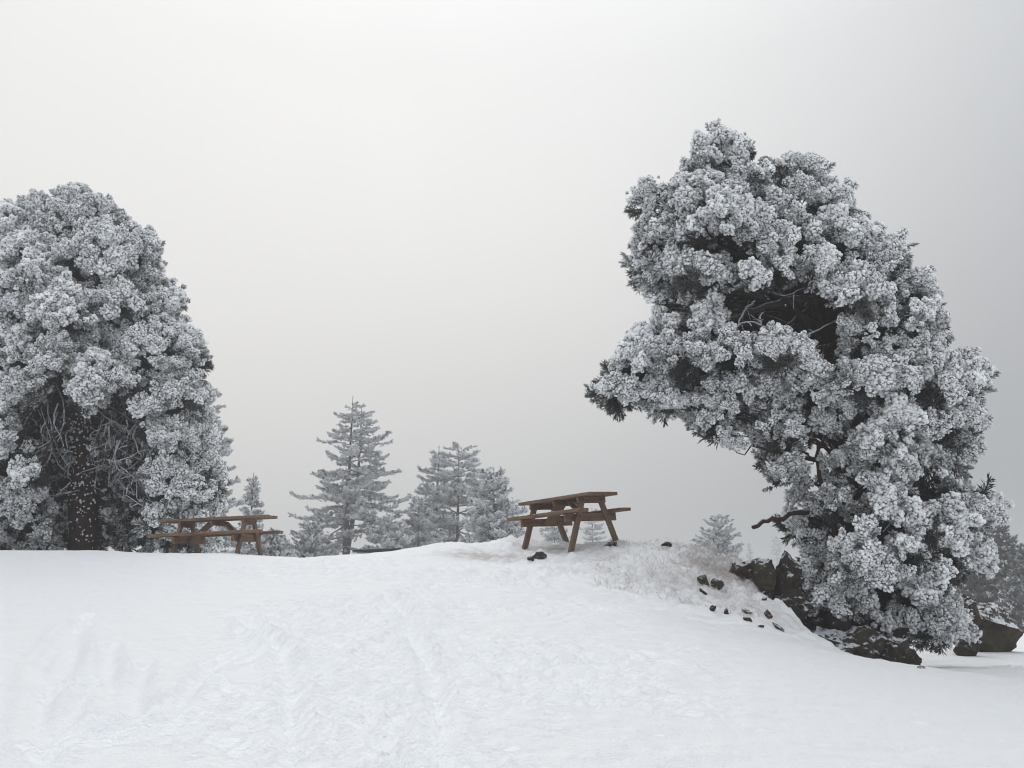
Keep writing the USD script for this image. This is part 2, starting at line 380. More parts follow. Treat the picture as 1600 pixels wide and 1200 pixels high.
def make_tuft(name, seed, n, length, needle, thick, frost0, frost1, mat, side=0.0, spread=(32, 78)):
    """One pine shoot, like a bottle brush: a bent axis and needle bundles thick with rime."""
    r = np.random.default_rng(seed)
    ms, fr = [], []
    bend = r.normal(0, .18, 2)
    axis = lambda t: np.array([bend[0] * t * t * length, bend[1] * t * t * length, (t - .35) * length])
    c = tube(np.array([axis(t) for t in (0, .35, .7, .95)]), [thick * .6, thick * 1.15, thick * 1.1, thick * .8], 5)
    ms.append(c); fr.append(np.full(len(c[0]), frost0))
    for i in range(n):
        t = (i + .5) / n
        ph = i * 2.39996 + r.normal(0, .35)
        th = math.radians(np.interp(t, [0, 1], spread[::-1]) + r.normal(0, 13))
        d = np.array([math.sin(th) * math.cos(ph), math.sin(th) * math.sin(ph), math.cos(th)])
        L = needle * r.uniform(.6, 1.15) * (.75 + .5 * math.sin(math.pi * min(1, t * 1.1)))
        w = thick * r.uniform(.65, 1.3)
        o = axis(t)
        a = np.cross(d, [.3, .9, .2]); a /= np.linalg.norm(a); bb = np.cross(d, a)
        an = np.arange(3) * 2.0944 + r.random() * 6
        ring = np.cos(an)[:, None] * a + np.sin(an)[:, None] * bb
        v = np.vstack([o + ring * w * .5, o + d * L * .62 + ring * w, [o + d * L]])
        ms.append((v, np.array([[0, 1, 4], [0, 4, 3], [1, 2, 5], [1, 5, 4], [2, 0, 3], [2, 3, 5], [3, 4, 6], [4, 5, 6], [5, 3, 6]])))
        top = frost1 * r.uniform(.82, 1.0) - side * (1 if d[0] < -.05 + .3 * r.normal() else 0)
        fr.append(np.r_[np.full(3, frost0 + .3 * max(0, top - frost0)), np.full(3, frost0 + .9 * (top - frost0)), top])
    TUFTS[name] = (join(ms), np.clip(np.concatenate(fr), 0, 1), mat)


def make_lump(name, seed, blobs, R, b0, b1, mat):
    """A shoot so thick with rime that it has grown into a lump of small white knobs, a few needle tips showing between them."""
    r = np.random.default_rng(seed)
    ms, fr = [], []
    ico = trimesh.creation.icosphere(0, 1.0)
    cv = np.array(ico.vertices) * R * .62
    ms.append((cv, np.array(ico.faces))); fr.append(np.full(len(cv), .22))
    for i in range(blobs):
        ct = 1 - 1.7 * (i + .5) / blobs
        ph = i * 2.39996 + r.normal(0, .3)
        d = np.array([math.sqrt(1 - ct * ct) * math.cos(ph), math.sqrt(1 - ct * ct) * math.sin(ph), ct]) + r.normal(0, .12, 3)
        b = r.uniform(b0, b1)
        v = np.array(ico.vertices) @ trimesh.transformations.random_rotation_matrix(r.random(3))[:3, :3].T * b * r.uniform(.75, 1.3, 3) + d * R * r.uniform(.72, 1.12) * [1, 1, 1.2]
        ms.append((v, np.array(ico.faces)))
        inner = np.clip(np.linalg.norm(v, axis=1) / R - .35, 0, .6) / .6
        fr.append(np.clip(.30 + .75 * inner, 0, 1) * r.uniform(.92, 1))
    for i in range(22):
        d = r.normal(size=3) + [0, 0, .4]; d /= np.linalg.norm(d)
        a = np.cross(d, [.3, .9, .2]); a /= np.linalg.norm(a); bb = np.cross(d, a)
        an = np.arange(3) * 2.0944
        ring = np.cos(an)[:, None] * a + np.sin(an)[:, None] * bb
        ms.append((np.vstack([d * R * .5 + ring * r.uniform(.006, .010), [d * R * r.uniform(1.2, 1.65)]]), np.array([[0, 1, 3], [1, 2, 3], [2, 0, 3]])))
        fr.append(np.full(4, r.uniform(.05, 1.0) ** .6))
    TUFTS[name] = (join(ms), np.clip(np.concatenate(fr), 0, 1), mat)


for s in range(4):
    make_lump(f'white_{s}', 10 + s, 20, .058, .011, .027, 'frosted_needle')
    make_tuft(f'half_{s}', 20 + s, 32, .13, .064, .0100, .12, .9, 'frosted_needle', side=.45)
make_tuft('dark_0', 30, 40, .16, .085, .0045, .0, .05, 'frosted_needle')
make_tuft('dark_1', 31, 40, .15, .080, .0050, .0, .14, 'frosted_needle')
for s in range(2):
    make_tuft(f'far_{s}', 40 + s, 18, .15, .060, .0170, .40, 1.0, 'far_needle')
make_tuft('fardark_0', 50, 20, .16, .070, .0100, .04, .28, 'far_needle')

proto_root = stage.CreateClassPrim('/World/tuft_shapes')
for k, ((v, f), fr, mat) in TUFTS.items():
    m = usdkit.mesh(stage, f'/World/tuft_shapes/{k}', (v, f), M[mat], smooth=True)
    prim_float(f'/World/tuft_shapes/{k}', 'frost', fr)


def quats(dirs, spin):
    d = dirs / np.linalg.norm(dirs, axis=1, keepdims=True)
    q = np.stack([1 + d[:, 2], -d[:, 1], d[:, 0], 0 * d[:, 0]], 1)          # turns +z onto d
    q[q[:, 0] < 1e-4] = [0, 1, 0, 0]
    q /= np.linalg.norm(q, axis=1, keepdims=True)
    c, s = np.cos(spin / 2), np.sin(spin / 2)
    w, x, y, z = q.T
    return np.stack([w * c - z * s, x * c + y * s, y * c - x * s, w * s + z * c], 1)


N_TUFTS = [0]


def instancer(name, parent, pos, dirs, scales, kinds, r, **kw):
    """Tufts of needles placed one by one on a bough."""
    p = path_for(name, parent)
    pi = UsdGeom.PointInstancer.Define(stage, p)
    used = sorted(set(kinds))
    targets = []
    for k in used:
        pr = stage.DefinePrim(f'{p}/{k}')
        pr.GetReferences().AddInternalReference(f'/World/tuft_shapes/{k}')
        targets.append(f'{p}/{k}')
    pi.CreatePrototypesRel().SetTargets(targets)
    pi.CreatePositionsAttr(Vt.Vec3fArray.FromNumpy(np.asarray(pos, np.float32)))
    q = quats(np.asarray(dirs, float), r.random(len(pos)) * 6.283)
    pi.CreateOrientationsAttr(Vt.QuathArray([Gf.Quath(float(a[0]), float(a[1]), float(a[2]), float(a[3])) for a in q]))
    pi.CreateScalesAttr(Vt.Vec3fArray.FromNumpy(np.asarray(scales, np.float32)[:, None] * r.uniform(.78, 1.25, (len(pos), 3)).astype(np.float32)))
    index = {k: i for i, k in enumerate(used)}
    pi.CreateProtoIndicesAttr(Vt.IntArray.FromNumpy(np.array([index[k] for k in kinds], np.int32)))
    tag(pi.GetPrim(), kind='stuff', **kw)
    N_TUFTS[0] += len(pos)


# ---------------------------------------------------------------- the two great frosted pines
def lobed_pine(name, label, base, outline, holes, trunk_px, trunk_r, Y0, tmax, rr, spacing, wind, seed, swell=1.0, front_min=.5, extra=(), inner_n=900, bare=(), top_dark=0.0, tscale=1.0, gaps=(), limb_floor=0.0):
    r = np.random.default_rng(seed)
    flat = lambda px, py: (lambda p: (p[0], p[2]))(at(px, py, Y0))
    out = Polygon([flat(*p) for p in outline]).buffer(0)
    hs = [Polygon([flat(*p) for p in h]).buffer(0) for h in holes]
    for gp in gaps:
        out = out.difference(Polygon([flat(*p) for p in gp]).buffer(0))
    out = max(getattr(out, 'geoms', [out]), key=lambda q: q.area)
    edge = out.boundary
    base = np.array(base, float)
    root = thing(name, label, 'pine tree', base)
    # trunk
    tk = curve([at(px, py, Y0 + dy) for px, py, dy in trunk_px], 46)
    tr = np.interp(np.linspace(0, 1, 46), np.linspace(0, 1, len(trunk_r)), trunk_r)
    v, f = tube(tk, tr, 14)
    d = meshkit.fbm(v * [9, 9, 3], 3, seed) - .5
    ax = np.repeat(tk, 14, 0); ax = np.vstack([ax, tk[-1:], tk[:1]])
    v = v + (v - ax) * d[:, None] * .45
    trunk = part('trunk', (v - base, f), 'bark', root, smooth=True)
    # boughs: masses of foliage that fill the crown's body
    x0, z0, x1, z1 = out.bounds
    LC, LR = np.zeros((0, 3)), np.zeros(0)
    for rad in sorted(rr, reverse=True):
        cand = np.stack([r.uniform(x0, x1, 2600), r.uniform(z0, z1, 2600)], 1)
        cand = cand[contains_xy(out, cand[:, 0], cand[:, 1])]
        dist = sh_distance(sh_points(cand), edge)
        hd = np.min([sh_distance(sh_points(cand), h) for h in hs], axis=0)
        for (x, z), de, dh in zip(cand, dist, hd):
            R = rad * r.uniform(.85, 1.15)
            if de < .62 * R:
                continue
            t = min(tmax, swell * math.sqrt(max(de - .45 * R, .005) * 1.3))
            side = -1 if r.random() < .68 else 1
            Y = Y0 + side * t * r.uniform(front_min, 1.0)
            if side < 0 and dh < .5 * R:
                continue
            c = np.array([x * Y / Y0, Y, z * Y / Y0])
            if len(LR) == 0 or np.all(np.linalg.norm((c - LC) * [1, .9, .9], axis=1) > spacing * (R + LR) * .5):
                LC, LR = np.vstack([LC, c]), np.r_[LR, R]
    for px, py, dy, R in extra:
        LC, LR = np.vstack([LC, at(px, py, Y0 + dy)]), np.r_[LR, R]
    wind = np.array(wind, float) / np.linalg.norm(wind)
    tree_k = cKDTree(LC)
    loose = out.buffer(.09)
    hin = [h.buffer(-.10) for h in hs]
    for li, (c, R) in enumerate(zip(LC, LR)):
        # sprays: fans of tufts that stand out from the bough
        ns = int(13 * (R / .4) ** 1.6)
        k = np.arange(ns) + .5
        ct, ph = 1 - 1.66 * k / ns, k * 2.39996 + r.random() * 6
        sdir = np.stack([np.sqrt(1 - ct ** 2) * np.cos(ph), np.sqrt(1 - ct ** 2) * np.sin(ph), ct], 1) + r.normal(0, .16, (ns, 3))
        sdir /= np.linalg.norm(sdir, axis=1, keepdims=True)
        sdir = sdir[r.random(ns) > .12]; ns = len(sdir)
        stretch = np.array([r.uniform(.8, 1.25), r.uniform(.8, 1.2), r.uniform(.8, 1.4)])
        reach = R * (.52 + .85 * meshkit.fbm(sdir * 1.6 + c * 3.1, 2, seed + 3)) * r.uniform(.72, 1.2, ns)
        m = 22
        q = r.uniform(.35, 1.0, (ns, m)) ** .6
        fan = r.normal(0, 1, (ns, m, 3)) * (.040 + .048 * q[..., None]) * (R / .4) ** .3
        pos = c + sdir[:, None] * (reach[:, None] * q)[..., None] * stretch + fan
        pos[..., 2] -= (.16 * R * (sdir[:, :2] ** 2).sum(1))[:, None] * q
        nrm = sdir[:, None] * .8 + fan / .07 * .5 + [0, 0, .3]
        pos, nrm, q = pos.reshape(-1, 3), nrm.reshape(-1, 3), q.ravel()
        sd_ = np.repeat(sdir, m, 0)
        keep = np.ones(len(pos), bool)
        for j in tree_k.query_ball_point(c, R + LR.max()):
            if j != li:
                keep &= np.linalg.norm(pos - LC[j], axis=1) > .5 * LR[j]
        fx, fz = pos[:, 0] * Y0 / pos[:, 1], pos[:, 2] * Y0 / pos[:, 1]
        keep &= contains_xy(loose, fx, fz)
        keep &= sh_distance(sh_points(fx, fz), edge) > .42 * (meshkit.fbm(pos * 2.4, 3, seed + 30) - .49)
        for h in hin:
            keep &= ~(contains_xy(h, fx, fz) & (pos[:, 1] < Y0 + .15))
        pos, nrm, q, sd_ = pos[keep], nrm[keep], q[keep], sd_[keep]
        if len(pos) > 4:                                    # no tuft hangs in the air by itself
            held = cKDTree(pos).query(pos, 4)[0][:, 3] < .13 * max(1, tscale)
            pos, nrm, q, sd_ = pos[held], nrm[held], q[held], sd_[held]
        # the limb that carries the bough
        zt = c[2] - .25 - .35 * abs(c[1] - Y0) - .2 * np.min(np.linalg.norm(tk[:, :2] - c[:2], axis=1))
        k = max(int(np.argmin(np.abs(tk[:, 2] - zt))), int((limb_floor + (r.uniform(0, .22) if limb_floor else 0)) * 45))
        p0 = tk[k]
        mid = (p0 + c) / 2 + r.normal(0, .10, 3) + [0, 0, .12]
        L = np.linalg.norm(c - p0)
        br = curve([p0, p0 * .72 + mid * .28 + [0, 0, .03], mid, c * .75 + mid * .25 + r.normal(0, .05, 3), c], 9)
        bv, bf = tube(br, np.linspace(min(.055, .018 + .018 * L), .012, 9), 6)
        b = part('branch', (bv - base, bf), 'limb', root, smooth=True)
        if len(pos) < 6:
            continue
        ex = sd_ @ wind + 1.5 * (meshkit.fbm(pos * 2.2, 2, seed + 9) - .5) + r.normal(0, .10, len(pos)) - top_dark * np.clip((c[2] - z0) / (z1 - z0) - .5, 0, 1) - 1.5 * np.clip(.62 - q, 0, 1)
        kinds = np.where(ex > -.08, 'white_%d' % (li % 4), np.where(ex > -.54, 'half_%d' % (li % 4), 'dark_%d' % (li % 2)))
        instancer('frosted_needles', b, pos - base, nrm, r.uniform(.35, 1.0, len(pos)) ** 1.2 * 1.25 * r.uniform(.8, 1.2) * tscale * np.where(ex > -.08, 1.0, 1.15), list(kinds), r)
        # twigs from the limb's end into the sprays
        tw = []
        for j in range(0, ns):
            e = c + sdir[j] * reach[j] * .7 * stretch
            if len(pos) and np.min(np.linalg.norm(pos - e, axis=1)) > .15:
                continue
            st = br[r.integers(6, 9)]
            tw.append(tube(np.array([st, (st * 2 + e) / 3 + r.normal(0, .05, 3) + [0, 0, .02], (st + 2 * e) / 3 + r.normal(0, .05, 3), e]), [.012, .010, .008, .006], 4, False))
        if not tw:
            continue
        v, f = join(tw)
        part('twigs', (v - base, f), 'rimed_twig' if li % 3 == 0 else 'limb', b, kind='stuff')
    # the sheltered inside: bare dark needles close to the trunk
    cand = np.stack([r.uniform(x0, x1, 9000), r.uniform(z0, z1, 9000)], 1)
    cand = cand[contains_xy(out.buffer(-.22), cand[:, 0], cand[:, 1])]
    dist = sh_distance(sh_points(cand), edge)
    t = np.minimum(tmax, swell * np.sqrt(dist * 1.3))
    Y = Y0 + t * r.uniform(-.35, .55, len(cand))
    inh = np.zeros(len(cand), bool)
    for h in hs:
        inh |= contains_xy(h.buffer(.12), cand[:, 0], cand[:, 1])
    Y = np.where(inh, Y0 + .22 + .5 * np.abs(Y - Y0), Y)
    pos = np.stack([cand[:, 0] * Y / Y0, Y, cand[:, 1] * Y / Y0], 1)
    pos = pos[:inner_n]
    part_kinds = [f'dark_{r.integers(2)}' for _ in pos]
    instancer('inner_needles', root, pos - base, r.normal(size=pos.shape), r.uniform(1.2, 2.0, len(pos)), part_kinds, r, label='dark sheltered needles inside the crown')
    tw = []
    for p in pos[::5]:
        k = int(np.argmin(np.abs(tk[:, 2] - (p[2] - .5 * r.random()))))
        s = tk[k] + (p - tk[k]) * r.uniform(.15, .6)
        e = p + [0, 0, -.25 * r.random()]
        tw.append(tube(curve([s, s * .6 + e * .4 + r.normal(0, .12, 3), s * .25 + e * .75 + r.normal(0, .14, 3), e + r.normal(0, .08, 3)], 8), np.linspace(.016, .006, 8), 4, False))
    v, f = join(tw)
    part('inner_twigs', (v - base, f), 'bark', root, kind='stuff')
    for pts, r0, mat, lab in bare:
        stub = lab and 'stub' in lab
        cv = curve([at(px, py, Y0 + dy) for px, py, dy in pts], 14)
        cv[1:-1] += r.normal(0, .012, cv[1:-1].shape)
        vs = [tube(cv, np.linspace(r0, r0 * (.75 if stub else .4), 14), 7)]
        for q in range(2, 13, 2):
            dd = cv[min(q + 1, 13)] - cv[q - 1]; dd /= np.linalg.norm(dd)
            o = dd * r.uniform(.08, .2) + r.normal(0, .09, 3)
            if r0 < .1 and not stub:
                vs.append(tube(curve([cv[q], cv[q] + o * .6 + [0, 0, .02], cv[q] + o], 4), np.linspace(r0 * .45, r0 * .25, 4), 4))
        v, f = join(vs)
        part('bare_branch', (v - base, f), mat, root, smooth=True, label=lab)
    return root, base, tk, r


# right-hand pine, leaning over the rocks
OUT_R = [(1135, 195), (1168, 214), (1172, 246), (1212, 247), (1250, 233), (1302, 252), (1302, 276), (1333, 292), (1336, 330), (1378, 364), (1408, 366), (1412, 396), (1436, 412), (1464, 432), (1477, 462), (1472, 522), (1492, 548), (1540, 560), (1538, 600),
         (1540, 642), (1526, 690), (1527, 722), (1502, 742), (1530, 738), (1568, 742), (1565, 800), (1562, 836), (1545, 872), (1546, 902), (1500, 915), (1488, 932), (1514, 984), (1490, 1008), (1440, 1022), (1418, 1000), (1385, 985), (1362, 1000), (1330, 998), (1320, 975),
         (1290, 965), (1242, 975), (1238, 945), (1225, 910), (1248, 880), (1238, 835), (1206, 818), (1212, 792), (1240, 790), (1276, 770), (1296, 735), (1290, 700), (1272, 690), (1262, 740), (1255, 785), (1238, 790), (1202, 756), (1184, 722), (1180, 672), (1168, 655), (1172, 690),
         (1160, 708), (1128, 716), (1100, 713), (1088, 682), (1058, 656), (1040, 652), (992, 640), (942, 636), (924, 596), (946, 560), (986, 514), (1024, 494), (1010, 452), (984, 414), (1000, 372), (986, 330), (974, 286), (1028, 284), (1052, 272), (1084, 246), (1098, 210)]
HOLES_R = [[(1125, 478), (1165, 455), (1215, 432), (1262, 440), (1300, 452), (1318, 500), (1316, 560), (1304, 588), (1272, 560), (1262, 530), (1190, 512), (1130, 512)],
           [(1318, 790), (1345, 785), (1352, 815), (1338, 836), (1320, 828)], [(1330, 690), (1362, 712), (1385, 742), (1372, 756), (1345, 730)], [(1240, 800), (1300, 790), (1305, 830), (1250, 842)],
           [(1252, 842), (1308, 850), (1300, 880), (1250, 885)], [(1405, 700), (1440, 740), (1452, 800), (1438, 800)], [(1462, 620), (1480, 650), (1488, 720), (1476, 770), (1462, 700)], [(1385, 920), (1402, 915), (1405, 935), (1388, 938)], [(1140, 395), (1165, 385), (1180, 410), (1150, 425)], [(1060, 480), (1085, 470), (1090, 500), (1066, 508)], [(1060, 610), (1085, 590), (1100, 615), (1075, 632)], [(1240, 355), (1262, 352), (1270, 385), (1250, 392)]]
lobed_pine('frosted_pine', 'large leaning pine thick with white rime, growing from the dark rocks on the right', (5.05, 14.0, -.9), OUT_R, HOLES_R,
           [(1372, 1050, .1), (1352, 960, .1), (1335, 860, .15), (1325, 760, .2), (1312, 660, .2), (1298, 570, .15), (1285, 480, .1), (1262, 410, .05), (1215, 330, 0), (1160, 250, 0), (1138, 206, 0)],
           [.24, .2, .17, .15, .15, .14, .12, .08, .05, .03, .012], 14.0, 1.25, [.50, .40, .30, .24], 1.30, (.30, -.55, .95), 101, inner_n=1500, top_dark=.3, gaps=[[(1262, 690), (1292, 686), (1292, 735), (1270, 780), (1254, 745)], [(1158, 690), (1172, 650), (1190, 700), (1180, 726)], [(1484, 736), (1540, 722), (1545, 742), (1500, 752)], [(1030, 490), (1048, 490), (1048, 510), (1032, 512)], [(1172, 225), (1200, 240), (1180, 262)], [(1405, 366), (1440, 380), (1420, 400)]],
           bare=[([(1296, 470, -.2), (1250, 468, -.35), (1200, 478, -.45), (1150, 498, -.5), (1110, 510, -.5)], .085, 'limb', 'grey limb reaching left across the dark hollow'),
                 ([(1262, 560, -.5), (1225, 530, -.7), (1190, 510, -.8), (1165, 502, -.85), (1140, 520, -.9)], .035, 'rimed_twig', 'white rimed dead branch'),
                 ([(1188, 512, -.8), (1187, 497, -.82)], .03, 'rimed_twig', 'short white broken twig'),
                 ([(1262, 800, -.1), (1236, 802, -.3), (1218, 811, -.4), (1200, 812, -.4), (1188, 819, -.4), (1176, 824, -.4)], .045, 'bark', 'dark broken branch stub pointing left'),
                 ([(1305, 840, 0), (1296, 790, -.15), (1278, 742, -.2), (1280, 700, -.2), (1300, 672, -.1)], .05, 'bark', 'thin dark limb against the sky'),
                 ([(1345, 690, -.5), (1362, 722, -.6), (1376, 744, -.62)], .02, 'rimed_twig', None),
                 ([(1310, 500, -.3), (1270, 520, -.7), (1235, 545, -.9), (1205, 560, -.95)], .022, 'rimed_twig', None), ([(1290, 440, -.2), (1255, 450, -.5), (1225, 462, -.7), (1195, 455, -.8)], .02, 'rimed_twig', None),
                 ([(1265, 520, -.6), (1245, 545, -.8), (1250, 575, -.9)], .018, 'rimed_twig', None), ([(1180, 470, -.5), (1160, 490, -.7), (1150, 520, -.8)], .018, 'rimed_twig', None),
                 ([(1280, 470, -.1), (1240, 500, -.3), (1215, 520, -.4), (1180, 540, -.5)], .03, 'limb', None), ([(1300, 540, -.2), (1275, 545, -.45), (1262, 570, -.5)], .03, 'limb', None)])

# left-hand pine
OUT_L = [(-110, 860), (-125, 760), (-105, 620), (-90, 500), (-62, 420), (-20, 355), (0, 322), (22, 312), (60, 298), (84, 304), (100, 296), (118, 288), (142, 302), (176, 312), (194, 330), (198, 352), (246, 362), (256, 398), (248, 428), (286, 458), (286, 478), (266, 494),
         (314, 512), (312, 556), (322, 600), (326, 628), (344, 650), (332, 690), (344, 730), (352, 772), (340, 810), (346, 864), (180, 866), (60, 866)]
HOLES_L = [[(36, 650), (66, 606), (100, 592), (118, 618), (134, 640), (152, 634), (170, 600), (200, 612), (214, 640), (222, 668), (240, 700), (222, 730), (196, 728), (228, 770), (222, 868), (96, 868), (84, 800), (66, 760), (48, 720)],
           [(96, 425), (126, 412), (145, 430), (138, 452), (112, 446)]]
rootL, baseL, tkL, rL = lobed_pine('frosted_pine', 'broad rounded pine heavy with white rime standing left behind the crest, dark trunk flecked white', tuple(at(130, 872, 19.2) * [1, 1, 0] + [0, 0, gz(*at(130, 872, 19.2)[:2]) - .2]), OUT_L, HOLES_L,
           [(130, 885, 0), (130, 800, 0), (128, 700, .02), (128, 620, .05), (126, 520, .1), (122, 420, .05), (120, 330, 0), (120, 300, 0)],
           [.31, .28, .26, .24, .19, .13, .06, .015], 19.2, 2.2, [.66, .52, .40, .30], 1.28, (.15, -.65, .95), 202, swell=1.15, limb_floor=.36, extra=[(146, 650, -1.0, .24), (232, 672, -1.2, .24)], inner_n=2200, tscale=1.15,
           bare=[([(90, 600, -.6), (60, 625, -.8), (35, 655, -.9), (0, 695, -1.0)], .03, 'rimed_twig', 'thick rimed limb drooping at the left edge'),
                 ([(70, 610, -.5), (40, 660, -.7), (10, 690, -.8), (-20, 720, -.8)], .028, 'rimed_twig', None),
                 ([(150, 722, -.35), (170, 720, -.6), (190, 730, -.8), (212, 750, -.9)], .03, 'rimed_twig', 'white arching limb right of the trunk'),
                 ([(150, 640, -.3), (190, 668, -.6), (225, 690, -.8), (262, 710, -.9)], .024, 'rimed_twig', None),
                 ([(165, 672, -.3), (200, 676, -.5), (230, 690, -.6)], .018, 'rimed_twig', None),
                 ([(110, 755, -.35), (95, 768, -.5), (82, 780, -.55), (74, 790, -.6)], .022, 'rimed_twig', None),
                 ([(110, 655, -.35), (98, 652, -.5), (90, 655, -.5)], .02, 'rimed_twig', None),
                 ([(114, 672, -.4), (104, 675, -.5), (94, 681, -.5)], .02, 'rimed_twig', None),
                 ([(112, 706, -.4), (100, 706, -.5)], .03, 'rimed_twig', None), ([(112, 770, -.4), (98, 771, -.5)], .03, 'rimed_twig', None)])
# hanging rimed twigs under the crown
tw, cpos = [], []
for k in range(260):
    px, py = rL.uniform(-10, 250), rL.uniform(590, 690)
    if 104 < px < 152:
        continue
    p = at(px, py, 19.2 + rL.uniform(-.9, 1.2))
    L = rL.uniform(.5, 1.6)
    q = [p, p + [rL.normal(0, .12), rL.normal(0, .1), -.35 * L], p + [rL.normal(0, .22), rL.normal(0, .15), -.75 * L], p + [rL.normal(0, .3), rL.normal(0, .2), -L]]
    cv = curve(q, 8)
    tw.append(tube(cv, np.linspace(.017, .010, 8), 4, False))
    for j in (3, 5, 6, 7):
        if rL.random() < .55:
            cpos.append(cv[j] + rL.normal(0, .05, 3))
    for j in (2, 3, 4, 5, 6):
        o = np.array([rL.normal(0, .12), rL.normal(0, .1), -rL.uniform(.05, .25)])
        tw.append(tube(curve([cv[j], cv[j] + o * [.7, .7, .4], cv[j] + o], 4), np.linspace(.012, .008, 4), 3, False))
v, f = join(tw)
cpos = np.array(cpos)
instancer('hanging_tufts', rootL, cpos - baseL, rL.normal(0, .5, cpos.shape) - [0, 0, .3], rL.uniform(.5, 1.0, len(cpos)), [f'half_{rL.integers(4)}' if rL.random() < .9 else f'white_{rL.integers(4)}' for _ in cpos], rL, label='drooping rimed tufts under the crown')
part('hanging_twigs', (v - baseL, f), 'rimed_twig', rootL, kind='stuff')
# flecks of rime plastered on the bark
cp, cd, ck = [], [], []
for k in range(150):
    px, py = (rL.uniform(-15, 255), rL.uniform(615, 800)) if k % 2 else (rL.uniform(158, 245), rL.uniform(690, 820))
    behind = 95 < px < 165
    p = at(px, py, 19.2 + (rL.uniform(.5, 1.5) if behind else rL.uniform(-.5, 1.3)))
    L = rL.uniform(.35, .95)
    for j in range(int(20 * L)):
        t = rL.random()
        cp.append(p + [rL.normal(0, .07), rL.normal(0, .07), -t * L]); cd.append([rL.normal(0, .5), rL.normal(0, .5), -.5])
        ck.append(f'half_{rL.integers(4)}' if rL.random() < .7 else f'dark_{rL.integers(2)}')
cp = np.array(cp)
instancer('drooping_needles', rootL, cp - baseL, cd, rL.uniform(.5, .95, len(cp)), ck, rL, label='grey drooping foliage in the shade under the crown')
fl = []
for k in range(420):
    t = rL.beta(1.6, 1.1)
    j = int(np.clip((.06 + .36 * t) * 45, 0, 45)); c = tkL[j]
    rad = np.interp(j / 45, np.linspace(0, 1, 8), [.31, .28, .26, .24, .19, .13, .06, .015])
    a = rL.uniform(-math.pi, 0)
    s = trimesh.creation.icosphere(1, rL.uniform(.006, .022) * (1.5 if rL.random() < .1 else 1))
    fl.append((np.array(s.vertices) * rL.uniform(.7, 1.5, 3) + c + [rad * math.cos(a), rad * math.sin(a), rL.uniform(-.08, .08)], np.array(s.faces)))
v, f = join(fl)
M['rime'] = usdkit.material(stage, '/World/Looks/rime', {'p': ('principled_bsdf', {'base_color': (.72, .755, .8), 'roughness': .7})}, surface='p.BSDF')
part('rime_flecks', (v - baseL, f), 'rime', rootL, smooth=True, kind='stuff')


# ---------------------------------------------------------------- conifers farther back
def conifer(label, px_top, py_top, Y, width, seed, name='frosted_conifer', leaders=((0, 1.0),), start=.06, density=1.0, tuft=1.6, droop=.15, dark=.15, thin=.0, group=None, lop=0.0, rtrunk=.0, zbase=None, single=False, power=.8):
    """A layered conifer: trunk, whorls of boughs and the rimed tufts on them. width: half spread at the foot, in metres."""
    r = np.random.default_rng(seed)
    top = at(px_top, py_top, Y)
    z0 = gz(top[0], Y) - .15 if zbase is None else zbase
    base = np.array([top[0], Y, z0])
    H = top[2] - z0
    root = thing(name, label, 'conifer tree', base, group)
    pos, dirs, kinds, sc, limbs = [], [], [], [], []
    for li, (ox, hf) in enumerate(leaders):
        h = H * hf
        ax = curve([[0, 0, 0], [ox * .10, 0, h * .22], [ox * .8, .05, h * .5], [ox, .05, h * .75], [ox + r.normal(0, .03), 0, h]], 10)
        part('trunk', tube(ax, np.linspace(max(rtrunk, .018 * h), .015, 10), 8), 'far_bark', root, smooth=True)
        z = start * h + (0 if li == 0 else .35 * h)
        while z < h * .975:
            t = z / h
            k = max(3, int(r.integers(4, 7) * (1 if t < .85 else .8)))
            a0 = r.random() * 6.28
            for i in range(k):
                if r.random() < thin * min(1, .25 + 1.6 * t):
                    continue
                a = a0 + 6.283 * i / k + r.normal(0, .2)
                L = (width * (1 - t) ** power * (.8 if t < .12 else 1) + .12) * r.uniform(.5, 1.15) * (1 + lop * math.cos(a))
                o = np.array([np.interp(z, ax[:, 2], ax[:, 0]), 0, z + r.normal(0, .05)])
                d = np.array([math.cos(a), math.sin(a), 0])
                up = (.35 * t - droop) + r.normal(0, .13)
                br = curve([o, o + d * L * .4 + [0, 0, L * up * .6], o + d * L * .75 + [0, 0, L * (up * .9 - .06)], o + d * L + [0, 0, L * (up + .02)]], 6)
                tb = tube(br, np.linspace(.012 + .012 * L, .008, 6), 4)
                if single:
                    part('branch', tb, 'far_bark', root)
                else:
                    limbs.append(tb)
                n = max(5, int(density * (1 + .5 * (t < .35)) * L * 24 / tuft))
                s = r.uniform(.18, 1.0, n) ** .8
                q = np.stack([np.interp(s, np.linspace(0, 1, 6), br[:, c]) for c in range(3)], 1)
                side = np.array([-d[1], d[0], 0])
                spread = r.normal(0, .17, n) * L ** .8 * (1.2 - s)
                q = q + side * spread[:, None] + np.stack([0 * s, 0 * s, r.normal(0, .05, n) - .12 * np.abs(spread)], 1)
                pos.append(q); dirs.append(d * .8 + side * np.sign(spread)[:, None] * .5 + [0, 0, .5] + r.normal(0, .3, (n, 3)))
                sc.append(r.uniform(.75, 1.25, n) * tuft * (.75 + .35 * (1 - t)))
                kinds += [('fardark_0' if r.random() < dark + .35 * max(0, .5 - ss) else f'far_{r.integers(2)}') for ss in s]
            z += h * r.uniform(.026, .066) * (1.15 - .45 * t) / max(.6, density ** .3)
        pos.append(ax[-1:] + [0, 0, -.05]); dirs.append(np.array([[0, 0, 1.0]])); sc.append(np.array([tuft * .7])); kinds.append('far_0')
    if limbs:
        part('branches', join(limbs), 'far_bark', root, kind='stuff')
    pos = np.vstack(pos)
    instancer('frosted_needles', root, pos, np.vstack(dirs), np.concatenate(sc), kinds, r)
    return root


